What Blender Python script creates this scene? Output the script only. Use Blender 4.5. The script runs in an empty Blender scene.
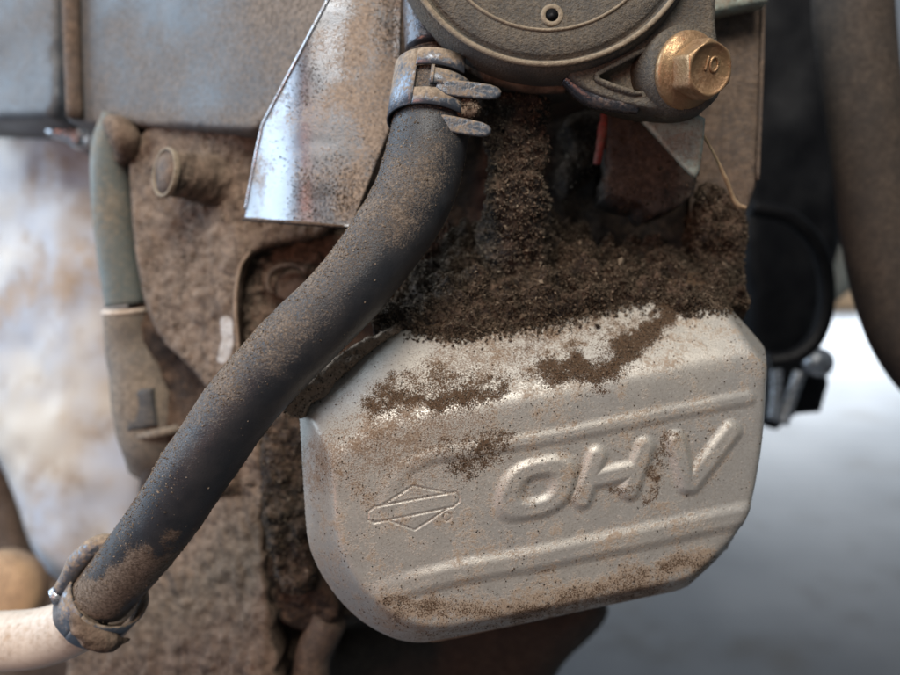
import bpy, math, random
import numpy as np
from mathutils import Vector, Matrix
from mathutils.geometry import delaunay_2d_cdt

sc = bpy.context.scene
COL = sc.collection
random.seed(7); RNG = np.random.default_rng(7)
rad = math.radians

# ------------------------------------------------------------------ camera
FPX = 750.0                                  # focal length in photo pixels (900 wide)
CAM = np.array([0.0, 0.0, 0.45]); PITCH = rad(15)
AX_R = np.array([1.0, 0, 0])
AX_U = np.array([0, math.sin(PITCH), math.cos(PITCH)])
AX_F = np.array([0, math.cos(PITCH), -math.sin(PITCH)])
cd = bpy.data.cameras.new('camera'); cam = bpy.data.objects.new('camera', cd); COL.objects.link(cam)
cam.location = CAM; cam.rotation_euler = (math.pi/2 - PITCH, 0, 0)
cd.sensor_width = 36; cd.lens = 30; cd.clip_start = 0.005; cd.clip_end = 200
cd.dof.use_dof = True; cd.dof.focus_distance = 0.183; cd.dof.aperture_fstop = 7.5
sc.camera = cam

# ------------------------------------------------------------------ light (open garage: soft daylight, no sun)
w = bpy.data.worlds.new('World'); sc.world = w; w.use_nodes = True
bg = w.node_tree.nodes['Background']; bg.inputs[0].default_value = (0.62, 0.70, 0.80, 1); bg.inputs[1].default_value = 0.19

def area(name, loc, target, size, power, col, sy=None):
    l = bpy.data.lights.new(name, 'AREA'); l.energy = power; l.color = col
    l.shape = 'RECTANGLE'; l.size = size; l.size_y = sy or size
    o = bpy.data.objects.new(name, l); COL.objects.link(o); o.location = loc
    o.rotation_euler = (Vector(target) - Vector(loc)).to_track_quat('-Z', 'Y').to_euler()
    return o
T0 = (0.0, 0.19, 0.40)
area('daylight_left', (-1.15, 0.30, 0.85), T0, 1.2, 20, (0.66, 0.82, 1.0), 1.2)
area('ceiling_light', (-0.05, -0.22, 1.15), T0, 0.45, 7.0, (1.0, 0.95, 0.88))
area('warm_streak_light', (-0.34, -0.24, 0.50), T0, 0.035, 0.48, (1.0, 0.42, 0.27), 0.28)  # added strip light for the warm streak and pink glints; no bulb there
dl = area('daylight_door', (1.0, 2.6, 1.6), (1.0, 2.6, 0), 1.2, 260, (0.86, 0.93, 1.0))
dl.data.spread = rad(95)

vs = sc.view_settings
vs.view_transform = 'Standard'; vs.look = 'None'; vs.exposure = 0.38; vs.gamma = 1.0
sc.render.engine = 'CYCLES'
sc.cycles.use_denoising = True
sc.cycles.max_bounces = 6; sc.cycles.diffuse_bounces = 3; sc.cycles.glossy_bounces = 3
sc.cycles.sample_clamp_indirect = 4.0

# ------------------------------------------------------------------ coordinates
# c-space: millimetres measured from the lens: (right, up, forward); used only to author positions
def P(px, py, d):
    return np.array([(px-450.0)*d/FPX, (337.5-py)*d/FPX, d])
def PA(px, py, d):
    px, py, d = np.broadcast_arrays(np.asarray(px, float), np.asarray(py, float), np.asarray(d, float))
    return np.stack([(px-450.0)*d/FPX, (337.5-py)*d/FPX, d], -1)
def proj(V):
    return 450.0 + V[..., 0]*FPX/V[..., 2], 337.5 - V[..., 1]*FPX/V[..., 2]
def c2w(V):
    V = np.asarray(V, float)*0.001
    return CAM + V[..., 0:1]*AX_R + V[..., 1:2]*AX_U + V[..., 2:3]*AX_F

# ------------------------------------------------------------------ noise
def _h(ix, iy, iz, seed):
    n = (ix*374761393 + iy*668265263 + iz*1274126177 + seed*974634777) & 0xffffffff
    n = ((n ^ (n >> 13))*1274126177) & 0xffffffff
    n = (n ^ (n >> 16)) & 0xffff
    return n/65535.0
def vnoise(p, seed=0):
    p = np.asarray(p, float); i = np.floor(p).astype(np.int64); f = p - i; f = f*f*(3-2*f)
    out = 0
    for dx in (0, 1):
        for dy in (0, 1):
            for dz in (0, 1):
                wgt = (f[..., 0] if dx else 1-f[..., 0])*(f[..., 1] if dy else 1-f[..., 1])*(f[..., 2] if dz else 1-f[..., 2])
                out = out + wgt*_h(i[..., 0]+dx, i[..., 1]+dy, i[..., 2]+dz, seed)
    return out
def fbm(p, size, octv=4, seed=0, gain=0.5):
    p = np.asarray(p, float)/size; a = 1.0; s = 0; t = 0
    for k in range(octv):
        s = s + a*(vnoise(p*(2.03**k) + 17.3*k, seed+k) - 0.5); t += a; a *= gain
    return s/t*2
def sstep(a, b, x):
    t = np.clip((x-a)/(b-a), 0, 1); return t*t*(3-2*t)

# ------------------------------------------------------------------ objects
def props(o, label=None, cat=None, group=None, kind=None):
    if label: o['label'] = label
    if cat: o['category'] = cat
    if group: o['group'] = group
    if kind: o['kind'] = kind
    return o
ORG = {}
def thing(name, at, label, cat, group=None):
    o = bpy.data.objects.new(name, None); COL.objects.link(o)
    org = c2w(np.asarray(at, float)); o.location = org; ORG[o.name] = org
    o.empty_display_size = 0.005
    return props(o, label, cat, group)

def mesh(name, V, F, m, parent=None, smooth=True, attrs=None, normals=None, flat_world=False):
    """V in c-space mm; F array (M,3) / (M,4) or list of lists."""
    W = c2w(V) if not flat_world else np.asarray(V, float)
    org = W.mean(0)
    me = bpy.data.meshes.new(name)
    if isinstance(F, np.ndarray): groups = [F]
    else:
        by = {}
        for f in F: by.setdefault(len(f), []).append(f)
        groups = [np.array(x) for x in by.values()]
    loops = np.concatenate([g.ravel() for g in groups]).astype(np.int32)
    tot = np.concatenate([np.full(len(g), g.shape[1]) for g in groups]).astype(np.int32)
    st = np.concatenate([[0], np.cumsum(tot)[:-1]]).astype(np.int32)
    me.vertices.add(len(W)); me.vertices.foreach_set('co', (W-org).astype(np.float32).ravel())
    me.loops.add(len(loops)); me.loops.foreach_set('vertex_index', loops)
    me.polygons.add(len(tot)); me.polygons.foreach_set('loop_start', st); me.polygons.foreach_set('loop_total', tot)
    me.update(calc_edges=True); me.validate()
    me.polygons.foreach_set('use_smooth', np.full(len(me.polygons), bool(smooth)))
    for k, a in (attrs or {}).items():
        at = me.attributes.new(k, 'FLOAT', 'POINT'); at.data.foreach_set('value', np.asarray(a, np.float32))
    if normals is not None:
        me.normals_split_custom_set_from_vertices((normals[:, 0:1]*AX_R + normals[:, 1:2]*AX_U + normals[:, 2:3]*AX_F).tolist())
    if m: me.materials.append(m)
    o = bpy.data.objects.new(name, me); COL.objects.link(o)
    ORG[o.name] = org
    if parent is not None:
        o.parent = parent; o.location = org - ORG[parent.name]
    else: o.location = org
    return o

def join(parts):
    VV = []; FF = []; n = 0
    for V, F in parts:
        VV.append(np.asarray(V, float))
        FF += [[i+n for i in f] for f in (F.tolist() if isinstance(F, np.ndarray) else F)]
        n += len(V)
    return np.concatenate(VV), FF

def catmull(pts, n):
    pts = np.asarray(pts, float); k = len(pts)
    ext = np.vstack([2*pts[0]-pts[1], pts, 2*pts[-1]-pts[-2]])
    t = np.linspace(0, k-1, n); i = np.minimum(t.astype(int), k-2); f = (t-i)[:, None]
    a, b, c, d = ext[i], ext[i+1], ext[i+2], ext[i+3]
    return 0.5*((2*b)+(c-a)*f+(2*a-5*b+4*c-d)*f**2+(3*b-a-3*c+d)*f**3)

def frames(C):
    T = np.gradient(C, axis=0); T /= np.linalg.norm(T, axis=1)[:, None]
    ref = np.array([0, 0, -1.0]); N = []
    x = ref - T[0]*ref.dot(T[0])
    if np.linalg.norm(x) < 0.2:
        ref = np.array([0, 1.0, 0]); x = ref - T[0]*ref.dot(T[0])
    for t in T:
        x = x - t*x.dot(t); x = x/np.linalg.norm(x); N.append(x.copy())
    N = np.array(N); B = np.cross(T, N)
    return T, N, B

def tube(ctrl, radii, n=60, segs=24, caps=True, disp=None, flat=1.0, a0=0, a1=2*math.pi):
    """ctrl: c-space points; radii per ctrl. disp(points)->radial offset. returns V,F,(C,N,B,R)"""
    CR = catmull(np.hstack([np.asarray(ctrl, float), np.asarray(radii, float).reshape(-1, 1)]), n)
    C, R = CR[:, :3], CR[:, 3]
    T, N, B = frames(C)
    th = np.linspace(0, 2*math.pi, segs, endpoint=False)
    D = np.cos(th)[None, :, None]*N[:, None]*flat + np.sin(th)[None, :, None]*B[:, None]
    V = C[:, None] + D*R[:, None, None]
    if disp is not None:
        V = V + D*disp(V)[..., None]
    V = V.reshape(-1, 3)
    i = np.arange(n-1)[:, None]*segs; j = np.arange(segs)[None]; j2 = (j+1) % segs
    F = np.stack([i+j, i+j2, i+segs+j2, i+segs+j], -1).reshape(-1, 4)
    F = F.tolist()
    if caps:
        V = np.vstack([V, C[0], C[-1]]); a = n*segs
        for k in range(segs):
            F.append([a, (k+1) % segs, k]); F.append([a+1, (n-1)*segs+k, (n-1)*segs+(k+1) % segs])
    return V, F

def lathe(o, ax, prof, segs=48, up=None, disp=None, caps=True):
    """prof: list of (radius, height along ax)."""
    o = np.asarray(o, float); ax = np.asarray(ax, float)/np.linalg.norm(ax)
    up = np.array([0, 1.0, 0]) if up is None else np.asarray(up, float)
    x = up - ax*up.dot(ax); x /= np.linalg.norm(x); y = np.cross(ax, x)
    th = np.linspace(0, 2*math.pi, segs, endpoint=False)
    D = np.cos(th)[:, None]*x + np.sin(th)[:, None]*y
    V = np.concatenate([o + ax*h + D*r for r, h in prof])
    if disp is not None: V = V + ax*disp(V)[:, None]
    F = []
    for k in range(len(prof)-1):
        for j in range(segs):
            j2 = (j+1) % segs
            F.append([k*segs+j, k*segs+j2, (k+1)*segs+j2, (k+1)*segs+j])
    if caps and prof[0][0] > 1e-6: F.append([j for j in range(segs)][::-1])
    if caps and prof[-1][0] > 1e-6: F.append([(len(prof)-1)*segs+j for j in range(segs)])
    return V, F

def chaikin(poly, it=2, q=0.25):
    p = np.asarray(poly, float)
    for _ in range(it):
        nx = np.roll(p, -1, 0)
        p = np.stack([p*(1-q)+nx*q, p*q+nx*(1-q)], 1).reshape(-1, 2)
    return p

def resample(poly, step):
    p = np.asarray(poly, float); out = []
    for a, b in zip(p, np.roll(p, -1, 0)):
        k = max(1, int(round(np.linalg.norm(b-a)/step)))
        for i in range(k): out.append(a+(b-a)*i/k)
    return np.array(out)

def seg_dist(X, a, b):
    a = np.asarray(a, float); b = np.asarray(b, float); ab = b-a
    t = np.clip(((X-a)@ab)/max(ab@ab, 1e-9), 0, 1)
    return np.linalg.norm(X-a-t[..., None]*ab, axis=-1)
def path_dist(X, pts):
    return np.min([seg_dist(X, a, b) for a, b in zip(pts[:-1], pts[1:])], 0)
def inside(X, poly):
    x, y = X[..., 0], X[..., 1]; c = np.zeros(x.shape, bool); p = np.asarray(poly)
    for a, b in zip(p, np.roll(p, -1, 0)):
        cond = ((a[1] > y) != (b[1] > y)) & (x < (b[0]-a[0])*(y-a[1])/(b[1]-a[1]+1e-12)+a[0])
        c ^= cond
    return c

def plate(poly, depth, thick, res=5, bevel=1.0, relief=None, round_it=2, edge_noise=0):
    """A solid slab: outline at its real distance, front relief, rounded edge, side walls and back.
    depth: number or f(px,py)->mm; relief(V)->mm toward the lens."""
    p = chaikin(poly, round_it) if round_it else np.asarray(poly, float)
    p = resample(p, res)
    if edge_noise:
        e = fbm(np.c_[p, np.zeros(len(p))], 14, 3, 5); e2 = fbm(np.c_[p, np.ones(len(p))*9], 14, 3, 8)
        p = p + edge_noise*np.c_[e, e2]
    lo, hi = p.min(0), p.max(0)
    gx, gy = np.meshgrid(np.arange(lo[0], hi[0], res), np.arange(lo[1], hi[1], res))
    g = np.stack([gx.ravel(), gy.ravel()], 1) + RNG.uniform(-.25, .25, (gx.size, 2))*res
    g = g[inside(g, p)]
    dE = path_dist(g, np.vstack([p, p[:1]])) if len(g) else np.zeros(0)
    g = g[dE > res*0.55]
    n = len(p)
    # an inner ring close to the edge keeps the rounding crisp
    allp = np.vstack([p, g])
    vo, eo, fo, ov, oe, of = delaunay_2d_cdt([Vector(a) for a in allp], [(i, (i+1) % n) for i in range(n)], [], 1, 1e-5)
    X = np.array([[v.x, v.y] for v in vo])
    dE = path_dist(X, np.vstack([p, p[:1]]))
    D = depth(X[:, 0], X[:, 1]) if callable(depth) else np.full(len(X), float(depth))
    mm = D.mean()/FPX
    b = np.clip(bevel - dE*mm, 0, bevel); D0 = D + (bevel - np.sqrt(np.maximum(bevel**2-b**2, 0)))
    V = PA(X[:, 0], X[:, 1], D0)
    if relief is not None:
        r = relief(V)*sstep(0, 3, dE)
        V[:, 2] -= r
    F = [list(f) for f in fo]
    # boundary loop -> side walls and back
    cnt = {}
    for f in F:
        for a, c in zip(f, f[1:]+f[:1]): cnt[(a, c)] = 1
    be = [(a, c) for (a, c) in cnt if (c, a) not in cnt]
    bv = sorted({a for e in be for a in e}); idx = {a: len(V)+k for k, a in enumerate(bv)}
    back = V[bv].copy(); back[:, 2] = D[bv] + thick
    V = np.vstack([V, back])
    for a, c in be: F.append([c, a, idx[a], idx[c]])
    nxt = {a: c for a, c in be}; loop = [be[0][0]]
    while len(loop) < len(be):
        c = nxt.get(loop[-1])
        if c is None or c == loop[0]: break
        loop.append(c)
    F.append([idx[a] for a in loop][::-1])
    return V, F

OCT_V = np.array([[1, 0, 0], [-1, 0, 0], [0, 1, 0], [0, -1, 0], [0, 0, 1], [0, 0, -1]], float)
OCT_F = np.array([[0, 2, 4], [2, 1, 4], [1, 3, 4], [3, 0, 4], [2, 0, 5], [1, 2, 5], [3, 1, 5], [0, 3, 5]])
def rotmats(n, rng):
    q = rng.normal(size=(n, 4)); q /= np.linalg.norm(q, axis=1)[:, None]; a, b, c, d = q.T
    return np.stack([np.stack([1-2*(c*c+d*d), 2*(b*c-a*d), 2*(b*d+a*c)], -1),
                     np.stack([2*(b*c+a*d), 1-2*(b*b+d*d), 2*(c*d-a*b)], -1),
                     np.stack([2*(b*d-a*c), 2*(c*d+a*b), 1-2*(b*b+c*c)], -1)], 1)
def grains(pts, r, seed=1, stretch=0.5):
    """crumbs of soil: irregular octahedra, joined."""
    rng = np.random.default_rng(seed); n = len(pts); R = rotmats(n, rng)
    sc_ = r[:, None]*np.exp(rng.normal(0, stretch*0.6, (n, 3)))
    V = OCT_V[None]*sc_[:, None]*rng.uniform(.75, 1.2, (n, 6, 1))
    V = np.einsum('nij,nkj->nki', R, V) + pts[:, None]
    F = (OCT_F[None] + (np.arange(n)*6)[:, None, None]).reshape(-1, 3)
    return V.reshape(-1, 3), F, np.repeat(rng.uniform(0, 1, n), 6)
def fibres(pts, L, r, seed=1, bias=(0, 0, 0)):
    """dry grass clippings: bent three-sided slivers, joined."""
    rng = np.random.default_rng(seed); n = len(pts)
    d = rng.normal(size=(n, 3)) + np.asarray(bias); d /= np.linalg.norm(d, axis=1)[:, None]
    b = np.cross(d, rng.normal(size=(n, 3))); b /= np.linalg.norm(b, axis=1)[:, None]; c = np.cross(d, b)
    bend = rng.normal(0, .3, n)[:, None]
    V = []
    for s, k, q in ((-.5, .7, 0), (0, 1, 1), (.5, .45, 0)):
        ctr = pts + d*(L*s)[:, None] + b*(bend*L[:, None]*q)
        for a in (0, 2.09, 4.19):
            V.append(ctr + (b*math.cos(a) + c*math.sin(a))*(r*k)[:, None])
    V = np.stack(V, 1)
    f = []
    for lv in (0, 3):
        for a in range(3):
            a2 = (a+1) % 3; f += [[lv+a, lv+a2, lv+3+a2], [lv+a, lv+3+a2, lv+3+a]]
    f += [[0, 2, 1], [6, 7, 8]]
    F = (np.array(f)[None] + (np.arange(n)*9)[:, None, None]).reshape(-1, 3)
    return V.reshape(-1, 3), F, np.repeat(rng.uniform(0, 1, n), 9)
def stuff(name, packs, m, parent=None):
    VV, FF, TT, n = [], [], [], 0
    for V, F, t in packs:
        VV.append(V); FF.append(F+n); TT.append(t); n += len(V)
    o = mesh(name, np.concatenate(VV), np.concatenate(FF), m, parent, smooth=False, attrs={'tint': np.concatenate(TT)})
    o['kind'] = 'stuff'
    return o
def surf_points(V, F, n, rng, weight=None, keep_front=True):
    """random points on a mesh (c-space), facing the lens or up."""
    T = []
    for f in F:
        for k in range(1, len(f)-1): T.append((f[0], f[k], f[k+1]))
    T = np.array(T); A, B, C = V[T[:, 0]], V[T[:, 1]], V[T[:, 2]]
    N = np.cross(B-A, C-A); ar = np.linalg.norm(N, axis=1)+1e-12
    wt = ar.copy()
    if weight is not None: wt = wt*weight((A+B+C)/3, N/ar[:, None])
    i = rng.choice(len(T), n, p=wt/wt.sum())
    u = rng.uniform(0, 1, (n, 2)); s = u.sum(1) > 1; u[s] = 1-u[s]
    return A[i] + (B-A)[i]*u[:, :1] + (C-A)[i]*u[:, 1:]

def hairy(V, F, n, seed, Lr=(1.0, 3.2), rr=(.06, .16), wt=None, ng=0, gr_=(.12, .45)):
    rng = np.random.default_rng(seed); pt = surf_points(V, F, n+ng, rng, wt); pt = pt + rng.normal(0, .25, pt.shape)
    pt[:, 2] -= np.abs(rng.normal(0, .35, len(pt)))
    packs = [fibres(pt[:n], rng.uniform(*Lr, n), rng.uniform(*rr, n), seed)]
    if ng: packs.append(grains(pt[n:], rng.uniform(*gr_, ng)*rng.choice([.6, 1, 1, 1.4], ng), seed+1))
    return packs

# ------------------------------------------------------------------ materials
def hexc(r, g, b): return (r, g, b, 1)
class NT:
    def __init__(s, name):
        s.m = bpy.data.materials.new(name); s.m.use_nodes = True; s.t = s.m.node_tree; s.n = s.t.nodes; s.l = s.t.links
        s.b = s.n['Principled BSDF']; s.tc = s.n.new('ShaderNodeTexCoord')
    def lk(s, a, b): s.l.new(a, b)
    def noise(s, scale, detail=4, rough=0.55, dist=0.0, stretch=None):
        n = s.n.new('ShaderNodeTexNoise'); n.inputs['Scale'].default_value = scale
        n.inputs['Detail'].default_value = detail; n.inputs['Roughness'].default_value = rough; n.inputs['Distortion'].default_value = dist
        if stretch:
            mp = s.n.new('ShaderNodeMapping'); mp.inputs['Scale'].default_value = stretch[0]; mp.inputs['Rotation'].default_value = stretch[1]
            s.lk(s.tc.outputs['Object'], mp.inputs[0]); s.lk(mp.outputs[0], n.inputs['Vector'])
        else: s.lk(s.tc.outputs['Object'], n.inputs['Vector'])
        return n.outputs['Fac']
    def math(s, op, a, b=None, c=None, clamp=False):
        n = s.n.new('ShaderNodeMath'); n.operation = op; n.use_clamp = clamp
        for i, x in enumerate((a, b, c)):
            if x is None: continue
            if isinstance(x, (int, float)): n.inputs[i].default_value = x
            else: s.lk(x, n.inputs[i])
        return n.outputs[0]
    def ramp(s, x, a, b):
        n = s.n.new('ShaderNodeMapRange'); n.interpolation_type = 'SMOOTHSTEP'
        for i, v in ((1, a), (2, b)):
            if isinstance(v, (int, float)): n.inputs[i].default_value = v
            else: s.lk(v, n.inputs[i])
        s.lk(x, n.inputs[0]); return n.outputs[0]
    def mix(s, f, a, b):
        n = s.n.new('ShaderNodeMix'); n.data_type = 'RGBA'
        for i, x in ((0, f), (6, a), (7, b)):
            if isinstance(x, (int, float)): n.inputs[i].default_value = x
            elif isinstance(x, tuple): n.inputs[i].default_value = x if len(x) == 4 else (*x, 1)
            else: s.lk(x, n.inputs[i])
        return n.outputs[2]
    def mixf(s, f, a, b):
        n = s.n.new('ShaderNodeMix'); n.data_type = 'FLOAT'
        for i, x in ((0, f), (2, a), (3, b)):
            if isinstance(x, (int, float)): n.inputs[i].default_value = x
            else: s.lk(x, n.inputs[i])
        return n.outputs[0]
    def attr(s, name):
        n = s.n.new('ShaderNodeAttribute'); n.attribute_name = name; return n.outputs['Fac']
    def normal_z(s):
        g = s.n.new('ShaderNodeNewGeometry'); x = s.n.new('ShaderNodeSeparateXYZ'); s.lk(g.outputs['Normal'], x.inputs[0]); return x.outputs[2]
    def bump(s, hgt, strength, dist):
        n = s.n.new('ShaderNodeBump'); n.inputs['Strength'].default_value = strength; n.inputs['Distance'].default_value = dist
        s.lk(hgt, n.inputs['Height']); s.lk(n.outputs[0], s.b.inputs['Normal'])
    def set(s, k, v):
        if isinstance(v, (int, float)): s.b.inputs[k].default_value = v
        elif isinstance(v, tuple): s.b.inputs[k].default_value = v if len(v) == 4 else (*v, 1)
        else: s.lk(v, s.b.inputs[k])

def dusty(name, c1, c2, rough=0.6, metal=0.0, dust=(0.23, 0.16, 0.11), amt=0.5, soft=0.14, up=0.25,
          coarse=60, fine=900, mott=120, bump=0.5, bdist=0.0004, spec=0.3, dust2=None, rust=None, att=None, chip=None):
    """a base finish under a patchy coat of dust: c1/c2 finish colours, amt 0..1 cover."""
    t = NT(name)
    base = t.mix(t.ramp(t.noise(mott, 3), 0.35, 0.65), c1, c2)
    if rust: base = t.mix(t.ramp(t.noise(mott*2.3, 5, .65), rust[1], rust[1]+.12), base, rust[0])
    lo, hi = t.noise(coarse, 4, .6), t.noise(fine, 3, .6)
    v = t.math('ADD', t.math('MULTIPLY', lo, .55), t.math('MULTIPLY', hi, .45))
    v = t.math('ADD', v, t.math('MULTIPLY', t.normal_z(), up*0.5))
    if att: v = t.math('ADD', v, t.math('MULTIPLY', t.attr('dust'), att))
    th = 0.5 + (0.5-amt)*0.55
    mask = t.ramp(v, th-soft, th+soft)
    dc = t.mix(t.ramp(t.noise(fine*.6, 4, .7), .3, .7), tuple(x*.62 for x in dust), dust2 or tuple(min(1, x*1.35) for x in dust))
    if chip: mask = t.math('MULTIPLY', mask, t.math('SUBTRACT', 1.0, t.ramp(t.math('ADD', t.attr('chip'), t.math('MULTIPLY', t.math('SUBTRACT', hi, .5), 1.4)), .4, .6))); base = t.mix(t.ramp(t.attr('chip'), .3, .6), base, chip)
    t.set('Base Color', t.mix(mask, base, dc))
    t.set('Roughness', t.mixf(mask, rough, 0.95)); t.set('Metallic', t.mixf(mask, metal, 0.0))
    t.set('Specular IOR Level', t.mixf(mask, spec, 0.12))
    t.bump(t.math('ADD', t.math('MULTIPLY', hi, t.mixf(mask, .25, 1.0)), t.math('MULTIPLY', t.noise(fine*2.2, 2), .4)), bump, bdist)
    return t.m
def soil(name, c1, c2, c3):
    t = NT(name); a = t.attr('tint')
    col = t.mix(t.ramp(a, .0, .75), c1, c2); col = t.mix(t.ramp(a, .86, .98), col, c3)
    t.set('Base Color', t.mix(t.math('MULTIPLY', t.noise(2500, 2), .5), col, tuple(x*.5 for x in c1)))
    t.set('Roughness', .95); t.set('Specular IOR Level', .1)
    return t.m

M = {}
DUST = (0.20, 0.135, 0.092)
M['rubber'] = dusty('black_rubber', (.020, .022, .026), (.034, .034, .036), .42, 0, (.15, .115, .088), .22, .09, .48, 28, 1900, bump=.6, spec=.45, att=.6, dust2=(.23, .185, .145))
M['block'] = dusty('dusty_casting', (.045, .032, .025), (.10, .07, .052), .8, 0, (.165, .12, .088), .57, .13, .25, 38, 420, bump=.7, bdist=.0006, rust=((.11, .05, .028, 1), .56))
M['block_chip'] = dusty('dusty_casting_chipped', (.05, .036, .028), (.11, .078, .058), .8, 0, (.175, .13, .097), .60, .13, .25, 38, 420, bump=.7, bdist=.0006, rust=((.12, .055, .03, 1), .58), chip=(.40, .37, .34))
M['block_dark'] = dusty('dark_casting', (.018, .014, .012), (.045, .033, .026), .8, 0, (.10, .068, .048), .38, .14, .5, 90, 600, bump=1.0, bdist=.0008)  # darker casting tone for the rear wall and the cores under crumbs
M['plastic_blue'] = dusty('blue_grey_plastic', (.068, .085, .102), (.095, .11, .125), .42, 0, (.165, .135, .11), .36, .22, .1, 28, 1100, bump=.25, bdist=.0002, spec=.5, att=.35)
M['silver'] = dusty('silver_sheet', (.27, .285, .31), (.24, .245, .255), .34, .92, (.34, .27, .212), .38, .08, .0, 70, 1900, bump=.35, bdist=.0002, att=.13)
M['pipe_metal'] = dusty('dark_pipe_metal', (.07, .075, .085), (.10, .10, .11), .25, .7, (.17, .12, .085), .32, .12, .1, 60, 900)
M['clamp'] = dusty('blued_spring_steel', (.13, .15, .18), (.20, .22, .25), .33, .75, (.26, .20, .145), .40, .10, .35, 90, 1000, bump=.4, bdist=.0003)
M['cast_grey'] = dusty('gritty_grey_casting', (.075, .073, .068), (.11, .105, .095), .75, .2, (.145, .12, .09), .5, .16, .1, 60, 1500, bump=1.0, bdist=.0004)
M['ridge'] = dusty('tan_worn_ridge', (.26, .21, .15), (.20, .165, .12), .7, .1, (.26, .21, .15), .5, .2, .1, 60, 1500, bump=.6)
M['bolt'] = dusty('yellow_zinc', (.36, .235, .125), (.30, .165, .085), .34, .65, (.24, .17, .105), .36, .16, .05, 120, 1300, bump=.4, bdist=.0003, rust=((.28, .10, .04, 1), .60))
M['bracket'] = dusty('pale_green_bracket', (.36, .42, .36), (.30, .32, .27), .45, .2, (.24, .18, .13), .42, .16, .1, 70, 900)
M['plate_brown'] = dusty('brown_dusted_plate', (.07, .055, .047), (.11, .085, .07), .7, 0, (.15, .105, .075), .5, .2, .2, 60, 700, bump=.7)
M['lug'] = dusty('dark_dusty_lug', (.035, .030, .027), (.055, .045, .04), .7, 0, (.11, .085, .065), .42, .2, .3, 60, 900, bump=.8)
M['lead'] = dusty('grey_green_lead', (.10, .125, .12), (.13, .15, .14), .5, 0, (.25, .20, .14), .34, .2, .3, 40, 700, bump=.3)
M['rubber_grey'] = dusty('dark_grey_rubber', (.05, .053, .055), (.07, .072, .073), .55, 0, (.17, .14, .11), .25, .2, .2, 40, 900, bump=.3)
M['boot'] = dusty('dusty_boot', (.085, .083, .08), (.12, .115, .105), .55, 0, (.24, .19, .14), .5, .25, .15, 30, 900, bump=.25)
M['pale_body'] = dusty('pale_smeared_body', (.54, .48, .40), (.42, .455, .52), .5, 0, (.36, .28, .21), .36, .12, .0, 20, 40, 17, bump=.1)
M['cream'] = dusty('cream_plastic', (.62, .52, .42), (.56, .47, .38), .45, 0, (.35, .25, .17), .25, .15, .1, 50, 500, bump=.15)
M['peach'] = dusty('peach_plastic', (.58, .38, .22), (.52, .34, .20), .5, 0, (.3, .2, .13), .25)
M['bare'] = dusty('worn_bare_paint', (.42, .38, .34), (.34, .30, .27), .6, 0, (.20, .14, .10), .5, .14, 0, 160, 900)
M['felt'] = dusty('brown_gasket', (.24, .165, .11), (.30, .21, .145), .95, 0, (.34, .25, .18), .5, .12, .2, 150, 1500, bump=1.0, bdist=.0004)
M['black'] = dusty('black_plastic_and_shade', (.004, .004, .005), (.007, .007, .008), .5, 0, (.009, .008, .007), .15, .15, .1, 60, 500, bump=.2, spec=.15)  # black plastic; also paints the shade of the void and the pin hole
M['black_hose'] = dusty('dusty_black_hose', (.030, .026, .023), (.040, .034, .030), .75, 0, (.075, .058, .045), .5, .25, .1, 60, 900, bump=.4)
M['red'] = dusty('red_wire', (.42, .07, .06), (.36, .09, .08), .5, 0, (.2, .12, .09), .4)
M['straw'] = dusty('dry_straw', (.42, .31, .19), (.30, .21, .12), .8, 0, (.2, .14, .1), .3)
M['green_grey'] = dusty('green_grey_panel', (.17, .19, .18), (.2, .21, .2), .6, 0, (.2, .17, .14), .25)
M['steel'] = dusty('bright_steel', (.55, .57, .6), (.45, .47, .5), .25, .9, (.2, .16, .12), .2)
M['soil'] = soil('dark_soil_crumbs', (.028, .020, .014), (.125, .092, .064), (.29, .225, .16))
M['soil_dry'] = soil('dry_soil_crumbs', (.055, .042, .031), (.165, .126, .092), (.32, .26, .19))
M['grit'] = soil('pale_grit', (.09, .068, .05), (.24, .185, .135), (.42, .35, .27))
M['emblem'] = dusty('worn_emblem_line', (.50, .46, .40), (.42, .37, .30), .4, .4, (.22, .15, .10), .45, .1, 0, 200, 1500)

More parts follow.
